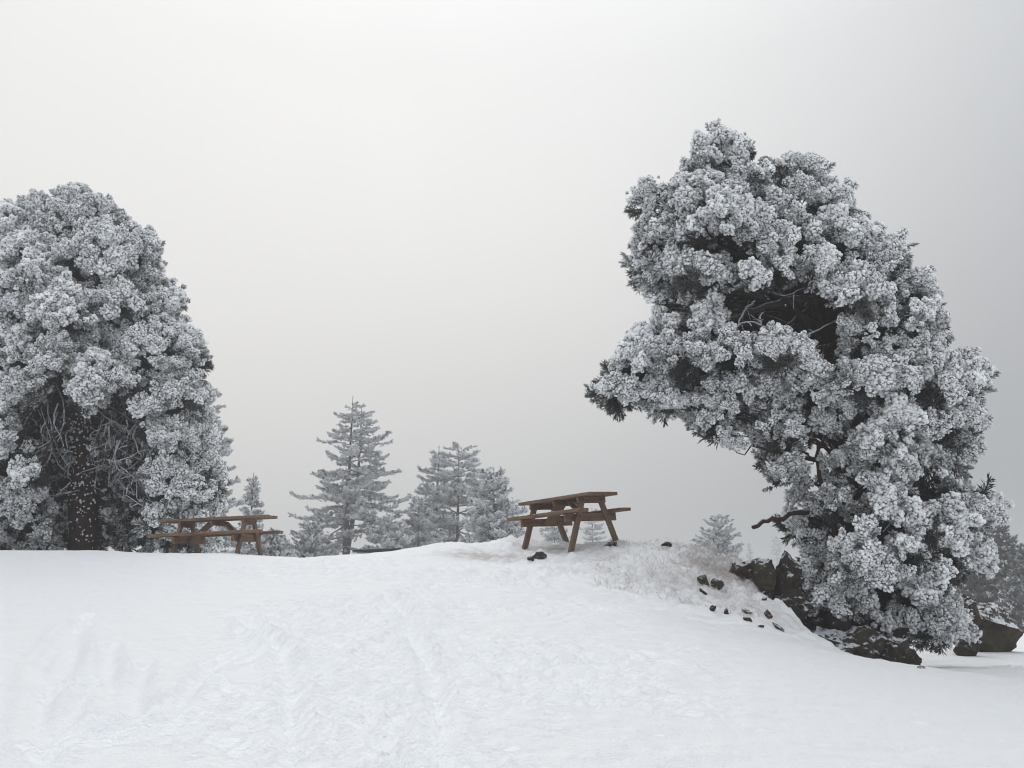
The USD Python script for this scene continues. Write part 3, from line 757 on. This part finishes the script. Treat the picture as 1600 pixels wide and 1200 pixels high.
conifer('tall frosted pine with twin tops standing alone mid-picture, sky showing between its boughs', 551, 620, 70, 7.2, 1, leaders=((0, 1.0), (.75, .955)), start=.08, density=1.5, tuft=1.8, droop=.2, thin=.16, lop=.1, rtrunk=.2, single=True, power=.72)
CL = 'cluster of frosted conifers mid-picture'
conifer('frosted conifer with the widest crown in the cluster left of the right table', 717, 697, 75, 6.09, 2, density=1.5, tuft=2.38, start=.1, dark=.12, lop=-.05, group=CL, power=.45)
conifer('narrow frosted conifer with a thin pointed top, left in the central cluster', 685, 699, 77, 3.77, 3, density=1.4, tuft=2.25, start=.1, group=CL, power=.6)
conifer('shorter frosted conifer on the right side of the central cluster', 772, 733, 52.5, 2.5, 4, density=1.5, tuft=2.25, start=.1, group=CL, power=.45)
conifer('low frosted young conifer between the tall twin-topped pine and the central cluster', 655, 776, 71, 2.90, 5, density=1.5, tuft=2.12, start=.1, power=.6)
conifer('pale slim conifer just left of the right table, its boughs cut by the seat end', 800, 778, 96, 2.61, 6, density=1.1, tuft=2.38)
conifer('low frosted sapling just right of the tall twin-topped pine trunk, above the dark slab', 606, 806, 66, 3.0, 21, density=1.6, tuft=2.0, start=.15, droop=.05, dark=.2, power=.5)
conifer('bushy young pine at the left foot of the tall twin-topped pine', 487, 818, 65, 3.04, 7, density=1.5, tuft=1.88, start=.2, droop=-.1, dark=.3, power=.6)
conifer('frosted spruce peeping out behind the right edge of the broad left pine', 330, 600, 44, 3.62, 8, density=1.5, tuft=1.81, droop=.25)
conifer('small grey spruce with a pointed top behind the left picnic table', 397, 740, 61, 2.1, 9, density=1.6, tuft=1.88, dark=.3, droop=.1)
conifer('low dark sapling at the right end of the left picnic table', 428, 830, 44, 1.45, 10, density=1.7, tuft=1.50, droop=-.1, dark=.4, power=.6)
conifer('faint bushy tree seen between the left legs of the right table', 866, 810, 96, 3.48, 11, density=1.4, tuft=2.50, droop=-.05, power=.5)
conifer('faint frosted tree seen under the right end of the right table', 925, 795, 122, 3.77, 12, density=1.5, tuft=3.25, power=.5)
conifer('round-topped frosted pine rising behind the mound right of the table', 1120, 806, 81, 3.77, 13, density=1.2, tuft=2.00, droop=-.25, dark=.25, power=.6)
conifer('tiny fog-veiled spruce between the mound and the upright boulders', 1170, 845, 218, 2.61, 14, density=1.0, tuft=3.62)
conifer('palest fog-veiled tree behind the gap between the upright boulders', 1212, 838, 334, 7.25, 15, density=.9, tuft=6.50, power=.6)
conifer('dark spruce rising clear right of the leaning pine', 1562, 818, 48, 2.60, 16, density=1.6, tuft=2.00, dark=.85, droop=.2)
conifer('dark spruce cut off by the right edge of the picture', 1602, 850, 46, 2.40, 17, density=1.6, tuft=2.00, dark=.85, droop=.2)
conifer('low dark spruce close behind the right flank of the leaning pine', 1518, 872, 49, 2.40, 18, density=1.6, tuft=2.00, dark=.85, droop=.2)
conifer('bluish low spruce between the two dark spruces at the right edge', 1583, 905, 43, 1.50, 19, density=1.6, tuft=1.75, dark=.8, droop=.2)
conifer('faint pale spruce far off behind the low dark spruces at the right', 1540, 850, 82, 2.80, 20, density=1.1, tuft=3.00, dark=.4)


# ---------------------------------------------------------------- picnic tables
def board(lx, ly, lz, seed=0, b=.006):
    """A board with worn edges, long in x."""
    m = manifold3d.Manifold.hull_points(np.array([[sx * (lx / 2 - ox), sy * (ly / 2 - oy), sz * (lz / 2 - oz)] for sx in (-1, 1) for sy in (-1, 1) for sz in (-1, 1) for ox, oy, oz in ((0, b, b), (b, 0, b), (b, b, 0))]))
    q = m.to_mesh()
    return np.array(q.vert_properties[:, :3]), np.array(q.tri_verts)


def rot_mat(yaw, pitch, roll):
    return trimesh.transformations.euler_matrix(roll, pitch, yaw, 'sxyz')[:3, :3]


def picnic_table(label, pos, yaw, pitch, roll, L, W, H, S, so, fx, fy, boards, sink=0.0):
    x = UsdGeom.Xform.Define(stage, path_for('picnic_table'))
    R = rot_mat(yaw, pitch, roll)
    m = np.eye(4); m[:3, :3] = R; m[:3, 3] = pos
    x.AddTransformOp().Set(Gf.Matrix4d(m.T.tolist()))
    tag(x.GetPrim(), label, 'picnic table', None)
    root = str(x.GetPath())
    r = np.random.default_rng(int(abs(pos[0]) * 100))

    def put(name, dims, c, ax=None, mat='wood'):
        """A board of dims (length, width, thickness), its length along ax, at c, as its own prim with its own local frame."""
        v, f = board(*dims)
        p = usdkit.mesh(stage, path_for(name, root), (v, f), M[mat])
        T = np.eye(4)
        if ax is not None:
            a = np.asarray(ax, float); a /= np.linalg.norm(a)
            n = np.array([1.0, 0, 0]) if abs(a[0]) < .9 else np.array([0, 0, 1.0])
            n = n - a * (n @ a); n /= np.linalg.norm(n)      # thickness direction
            T[:3, 0], T[:3, 2] = a, n; T[:3, 1] = np.cross(n, a)
        T[:3, 3] = c
        p.AddTransformOp().Set(Gf.Matrix4d(T.T.tolist()))
        return p

    th = .055
    w = W / boards
    for k in range(boards):
        y = -W / 2 + (k + .5) * w
        put('tabletop_plank', (L + r.uniform(-.02, .02), w - .012, th), (r.uniform(-.01, .01), y, H - th / 2 + r.uniform(-.002, .002)), mat='wood' if k % 2 else 'grey_wood')
    for s in (-1, 1):
        for k in range(2):
            put('seat_plank', (L + r.uniform(-.02, .02), .125, th), (r.uniform(-.01, .01), s * (so - .066 - .134 * k), S - th / 2), mat='grey_wood' if k else 'wood')
    for e in (-1, 1):
        xx = e * fx
        put('top_bearer', (W - .04, .10, .045), (xx, 0, H - th - .052), (0, 1, 0))
        put('seat_bearer', (2 * so - .06, .13, .045), (xx - e * .052, 0, S - th - .068), (0, 1, 0))
        for s in (-1, 1):
            a, b = np.array([xx, s * (fy + .02), -sink]), np.array([xx, s * .20, H - th - .002])
            put('leg', (np.linalg.norm(b - a), .105, .05), (a + b) / 2, b - a, mat='grey_wood')
            for zz in (S - th - .05, H - th - .05):
                t = (zz - a[2]) / (b[2] - a[2]); c = a + (b - a) * t
                bolt = trimesh.creation.cylinder(.011, .014, sections=8)
                bolt.apply_transform(trimesh.transformations.rotation_matrix(math.pi / 2, [0, 1, 0])); bolt.apply_translation(c + [e * .031, 0, 0])
                part('bolt', bolt, 'dark_slab', root)
        a, b = np.array([xx - e * .10, 0, S - th - .10]), np.array([e * .13, 0, H - th - .035])
        p = put('brace', (np.linalg.norm(b - a), .24, .045), (a + b) / 2, b - a)
        T = np.eye(4); d = (b - a) / np.linalg.norm(b - a); n = np.array([0, 1.0, 0])
        n2 = np.cross(d, n); T[:3, 0], T[:3, 1], T[:3, 2] = d, n, np.cross(d, n); T[:3, 3] = (a + b) / 2
        p.GetOrderedXformOps()[0].Set(Gf.Matrix4d(T.T.tolist()))
    put('centre_bearer', (W - .06, .09, .045), (0, 0, H - th - .048), (0, 1, 0))
    return root


picnic_table('brown wooden picnic table tilted on the mound between the central trees and the leaning pine', (1.001, 15.41, 1.133), -.866, -.01, .084, 1.765, .704, .834, .569, .64, .591, .56, 4, .12)
picnic_table('brown wooden picnic table standing before the broad left pine, legs sunk in snow', (-5.43, 16.61, 1.05), -.09, -.036, .07, 2.03, .66, .69, .42, .69, .60, .62, 4, .12)


# ---------------------------------------------------------------- rocks
def rock(label, px, py, Y, w, h, d, seed, mat='basalt', rz=0.0, tilt=0.0, name='rock', bury=.25, z=None, flat=.9, group=None):
    """An angular stone w x d x h metres whose middle shows at (px, py)."""
    r = np.random.default_rng(seed)
    p = r.normal(size=(15, 3)); p /= np.linalg.norm(p, axis=1, keepdims=True)
    p *= r.uniform(.82, 1.12, (15, 1))
    hull = manifold3d.Manifold.hull_points(p)
    hull = hull.refine_to_length(.09)
    m = hull.to_mesh()
    v, f = np.array(m.vert_properties[:, :3]), np.array(m.tri_verts)
    n = v / np.linalg.norm(v, axis=1, keepdims=True)
    v = v + n * (.34 * (meshkit.fbm(v * 2.2 + seed, 4, seed) - .5) - .16 * np.abs(meshkit.fbm(v * 3.4 + 2 * seed, 3, seed + 3) - .5) * 2 + .09 * (meshkit.fbm(v * 9 + seed, 3, seed + 5) - .5))[:, None]
    v = v / (np.abs(v).max(0)) * [w / 2, d / 2, h / 2]
    T = trimesh.transformations.euler_matrix(0, tilt, rz)[:3, :3]
    v = v @ T.T
    c = at(px, py, Y)
    o = part(name, trimesh.Trimesh(v, f, process=True), mat, smooth=24, label=label, cat='rock', group=group)
    UsdGeom.Mesh(stage.GetPrimAtPath(o)).AddTranslateOp().Set(Gf.Vec3d(*c))
    return o


k14 = 14 / F                                                        # metres per photograph pixel at 14 m
px_m = lambda n, Y: n * Y / F


def hit(px, py):
    """Where the line of sight through this spot meets the snow."""
    Y = np.arange(5.0, 40.0, .05)
    d = at(px, py, 1.0)
    z = GRID(np.stack([d[0] * Y, Y], 1))
    k = np.nonzero(z >= d[2] * Y)[0]
    return float(Y[k[0]]) if len(k) else None


def S(label, px, py, wp, hp, Y, seed, **kw):
    """A stone that lies on the snow where it is seen."""
    Y = hit(px, py + .3 * hp) or Y
    return rock(label, px, py, Y, px_m(wp, Y) * 1.12, px_m(hp, Y) * 1.3, px_m(.5 * (wp + hp), Y), seed, **kw)


B = lambda label, px, py, wp, hp, Y, seed, **kw: rock(label, px, py, Y, px_m(wp, Y), px_m(hp, Y), px_m(.5 * (wp + hp), Y) * kw.pop('deep', 1.0), seed, **kw)
B('upright reddish brown boulder, leftmost of the three tall ones beside the leaning pine', 1160, 892, 42, 46, 13.8, 1, mat='red_rock', tilt=.5, name='boulder')
B('upright grey brown boulder, middle of the three tall ones beside the leaning pine', 1194, 905, 46, 66, 13.6, 2, mat='lichen_rock', tilt=-.1, name='boulder')
B('tallest upright dark boulder, half hidden by low boughs of the leaning pine', 1230, 910, 46, 100, 13.7, 3, tilt=.12, name='boulder')
B('dark boulder low in the hollow under the left boughs of the leaning pine', 1236, 948, 60, 70, 13.5, 4, tilt=.5, name='boulder')
B('dark boulder deep under the pine, right of the tallest upright one', 1275, 950, 80, 90, 14.1, 40, name='boulder')
S('angular brown slab lying on the mound face, upper of a broken pair', 1104, 907, 26, 18, 12.9, 5, tilt=.45, mat='lichen_rock')
S('angular brown slab lying on the mound face, lower of a broken pair', 1122, 917, 24, 17, 12.8, 6, tilt=.5, mat='lichen_rock')
S('small dark stone just below the broken pair of slabs', 1100, 925, 14, 13, 12.7, 7)
S('thin dark stone on the mound face below the small stone under the slabs', 1113, 952, 9, 13, 12.2, 8, tilt=.6)
S('small dark stone right of the thin one on the mound face', 1135, 957, 9, 10, 12.2, 9)
S('small rust coloured flat stone on the lower mound face', 1167, 957, 17, 9, 12.4, 10, mat='red_rock', tilt=.25)
S('flat dark stone right below the rust coloured stone', 1168, 967, 16, 7, 12.3, 11, tilt=.3)
S('small dark stone alone under the middle upright boulder', 1193, 936, 11, 10, 12.9, 12)
S('dark brown stone pair end right of the rust coloured stone', 1199, 963, 16, 13, 12.4, 13, tilt=.7, mat='red_rock')
S('tiny dark stone lowest on the mound face', 1189, 980, 10, 6, 12.0, 14)
B('jagged dark rock at the foot of the mound beside the leaning pine', 1222, 990, 40, 24, 12.3, 15, tilt=.65, name='boulder', mat='lichen_rock')
S('dark pointed stone on the snow in front of the right table, larger half', 842, 870, 22, 15, 14.6, 16, tilt=.2)
S('dark low stone touching the left side of the pointed one before the right table', 829, 873, 11, 8, 14.5, 17)
S('flat dark stone on the mound crest right of the table', 1042, 851, 18, 8, 14.9, 18)
S('brown soil covered stone at the right foot of the right table', 955, 850, 20, 8, 15.3, 19, mat='red_rock')
B('low wide dark base rock at the left under the leaning pine', 1298, 1002, 62, 54, 13.2, 20, name='boulder', tilt=-.3, mat='lichen_rock')
B('dark squarish rock above the base rocks under the leaning pine', 1308, 972, 40, 34, 13.6, 21, name='boulder', mat='red_rock')
B('broad dark base rock in the middle under the leaning pine', 1352, 1012, 78, 64, 13.1, 22, name='boulder', tilt=.2)
B('dark sloping base rock at the right under the leaning pine', 1402, 1022, 60, 58, 12.9, 23, name='boulder', tilt=.5)
B('dark rock behind the base rocks under the trunk of the leaning pine', 1385, 985, 80, 70, 13.9, 24, name='boulder')
B('dark low rock wedged between the left and middle base rocks under the leaning pine', 1322, 1018, 40, 26, 12.8, 31, name='boulder')
B('dark pointed rock at the right end of the base rocks under the leaning pine', 1424, 1030, 34, 30, 12.5, 32, name='boulder', tilt=.4)
S('large mossy brown boulder with a patch of snow right of the leaning pine', 1540, 988, 88, 92, 15.5, 45, name='boulder', mat='lichen_rock', tilt=.35)
B('upper mossy shoulder boulder behind the large one right of the leaning pine', 1508, 955, 46, 50, 15.9, 26, name='boulder', mat='lichen_rock')
S('small rounded dark boulder in front of the large mossy one right of the pine', 1512, 1014, 36, 36, 14.2, 27, name='boulder')
S('tiny dark stone at the right foot of the mossy boulder', 1574, 1009, 20, 14, 15.6, 28)
S('tiny dark pebble on the snow edge below the base rocks', 1440, 1043, 12, 4, 12.0, 29)

# low dark slab at the foot of the tall pine
c = at(592, 862, 17.2)
v, f = board(.92, .55, .09, b=.015)
v[:, 2] *= np.interp(v[:, 0], [-.46, .46], [.3, 1.25])
o = part('dark_slab', (v + c + [0, 0, .0], f), 'dark_slab', label='low dark slab edge showing over the snow crest under the tall twin-topped pine', cat='slab')
# twig on the crest, twig on the mound
for label, px, py, Y, s in (('short dark twig poking from the snow crest left of the bushy young pine', 475, 871, 15.0, 1.0), ('small dark twig standing in the snow below the right table', 887, 888, 13.7, .9)):
    p = at(px, py, Y)
    t1 = tube(curve([p + [-.05 * s, 0, .03], p + [0, 0, .01], p + [.05 * s, -.02, -.045]], 5), np.linspace(.008, .014, 5), 5)
    t2 = tube(curve([p + [0, 0, .0], p + [.03, 0, .03], p + [.05 * s, 0, .05]], 4), np.linspace(.008, .004, 4), 4)
    part('twig', join([t1, t2]), 'bark', label=label, cat='twig')

# frosted grass stubble on the mound
gr = np.random.default_rng(77)
blades = []
for k in range(3000):
    px, py = gr.uniform(930, 1190), gr.uniform(850, 950)
    if gr.random() < .55:
        px, py = gr.normal(1120, 32), gr.normal(880, 14)
    Y = np.interp(py, [850, 880, 930, 970], [15, 13.8, 12.6, 11.9])
    p = at(px, py, Y); p[2] = gz(p[0], p[1]) - .01
    h = gr.uniform(.02, .075)
    e = np.array([gr.normal(0, .8), gr.normal(0, .8), 1.0]) * h
    blades.append(tube(np.array([p, p + e * [.3, .3, .5], p + e]), [.004, .0035, .002], 3, False))
part('dry_grass', join(blades), 'straw', label='frosted dry grass stubble thinly scattered over the mound right of the table', cat='grass', kind='stuff')
print('tufts', N_TUFTS[0], 'stage prims', sum(1 for _ in stage.Traverse()))
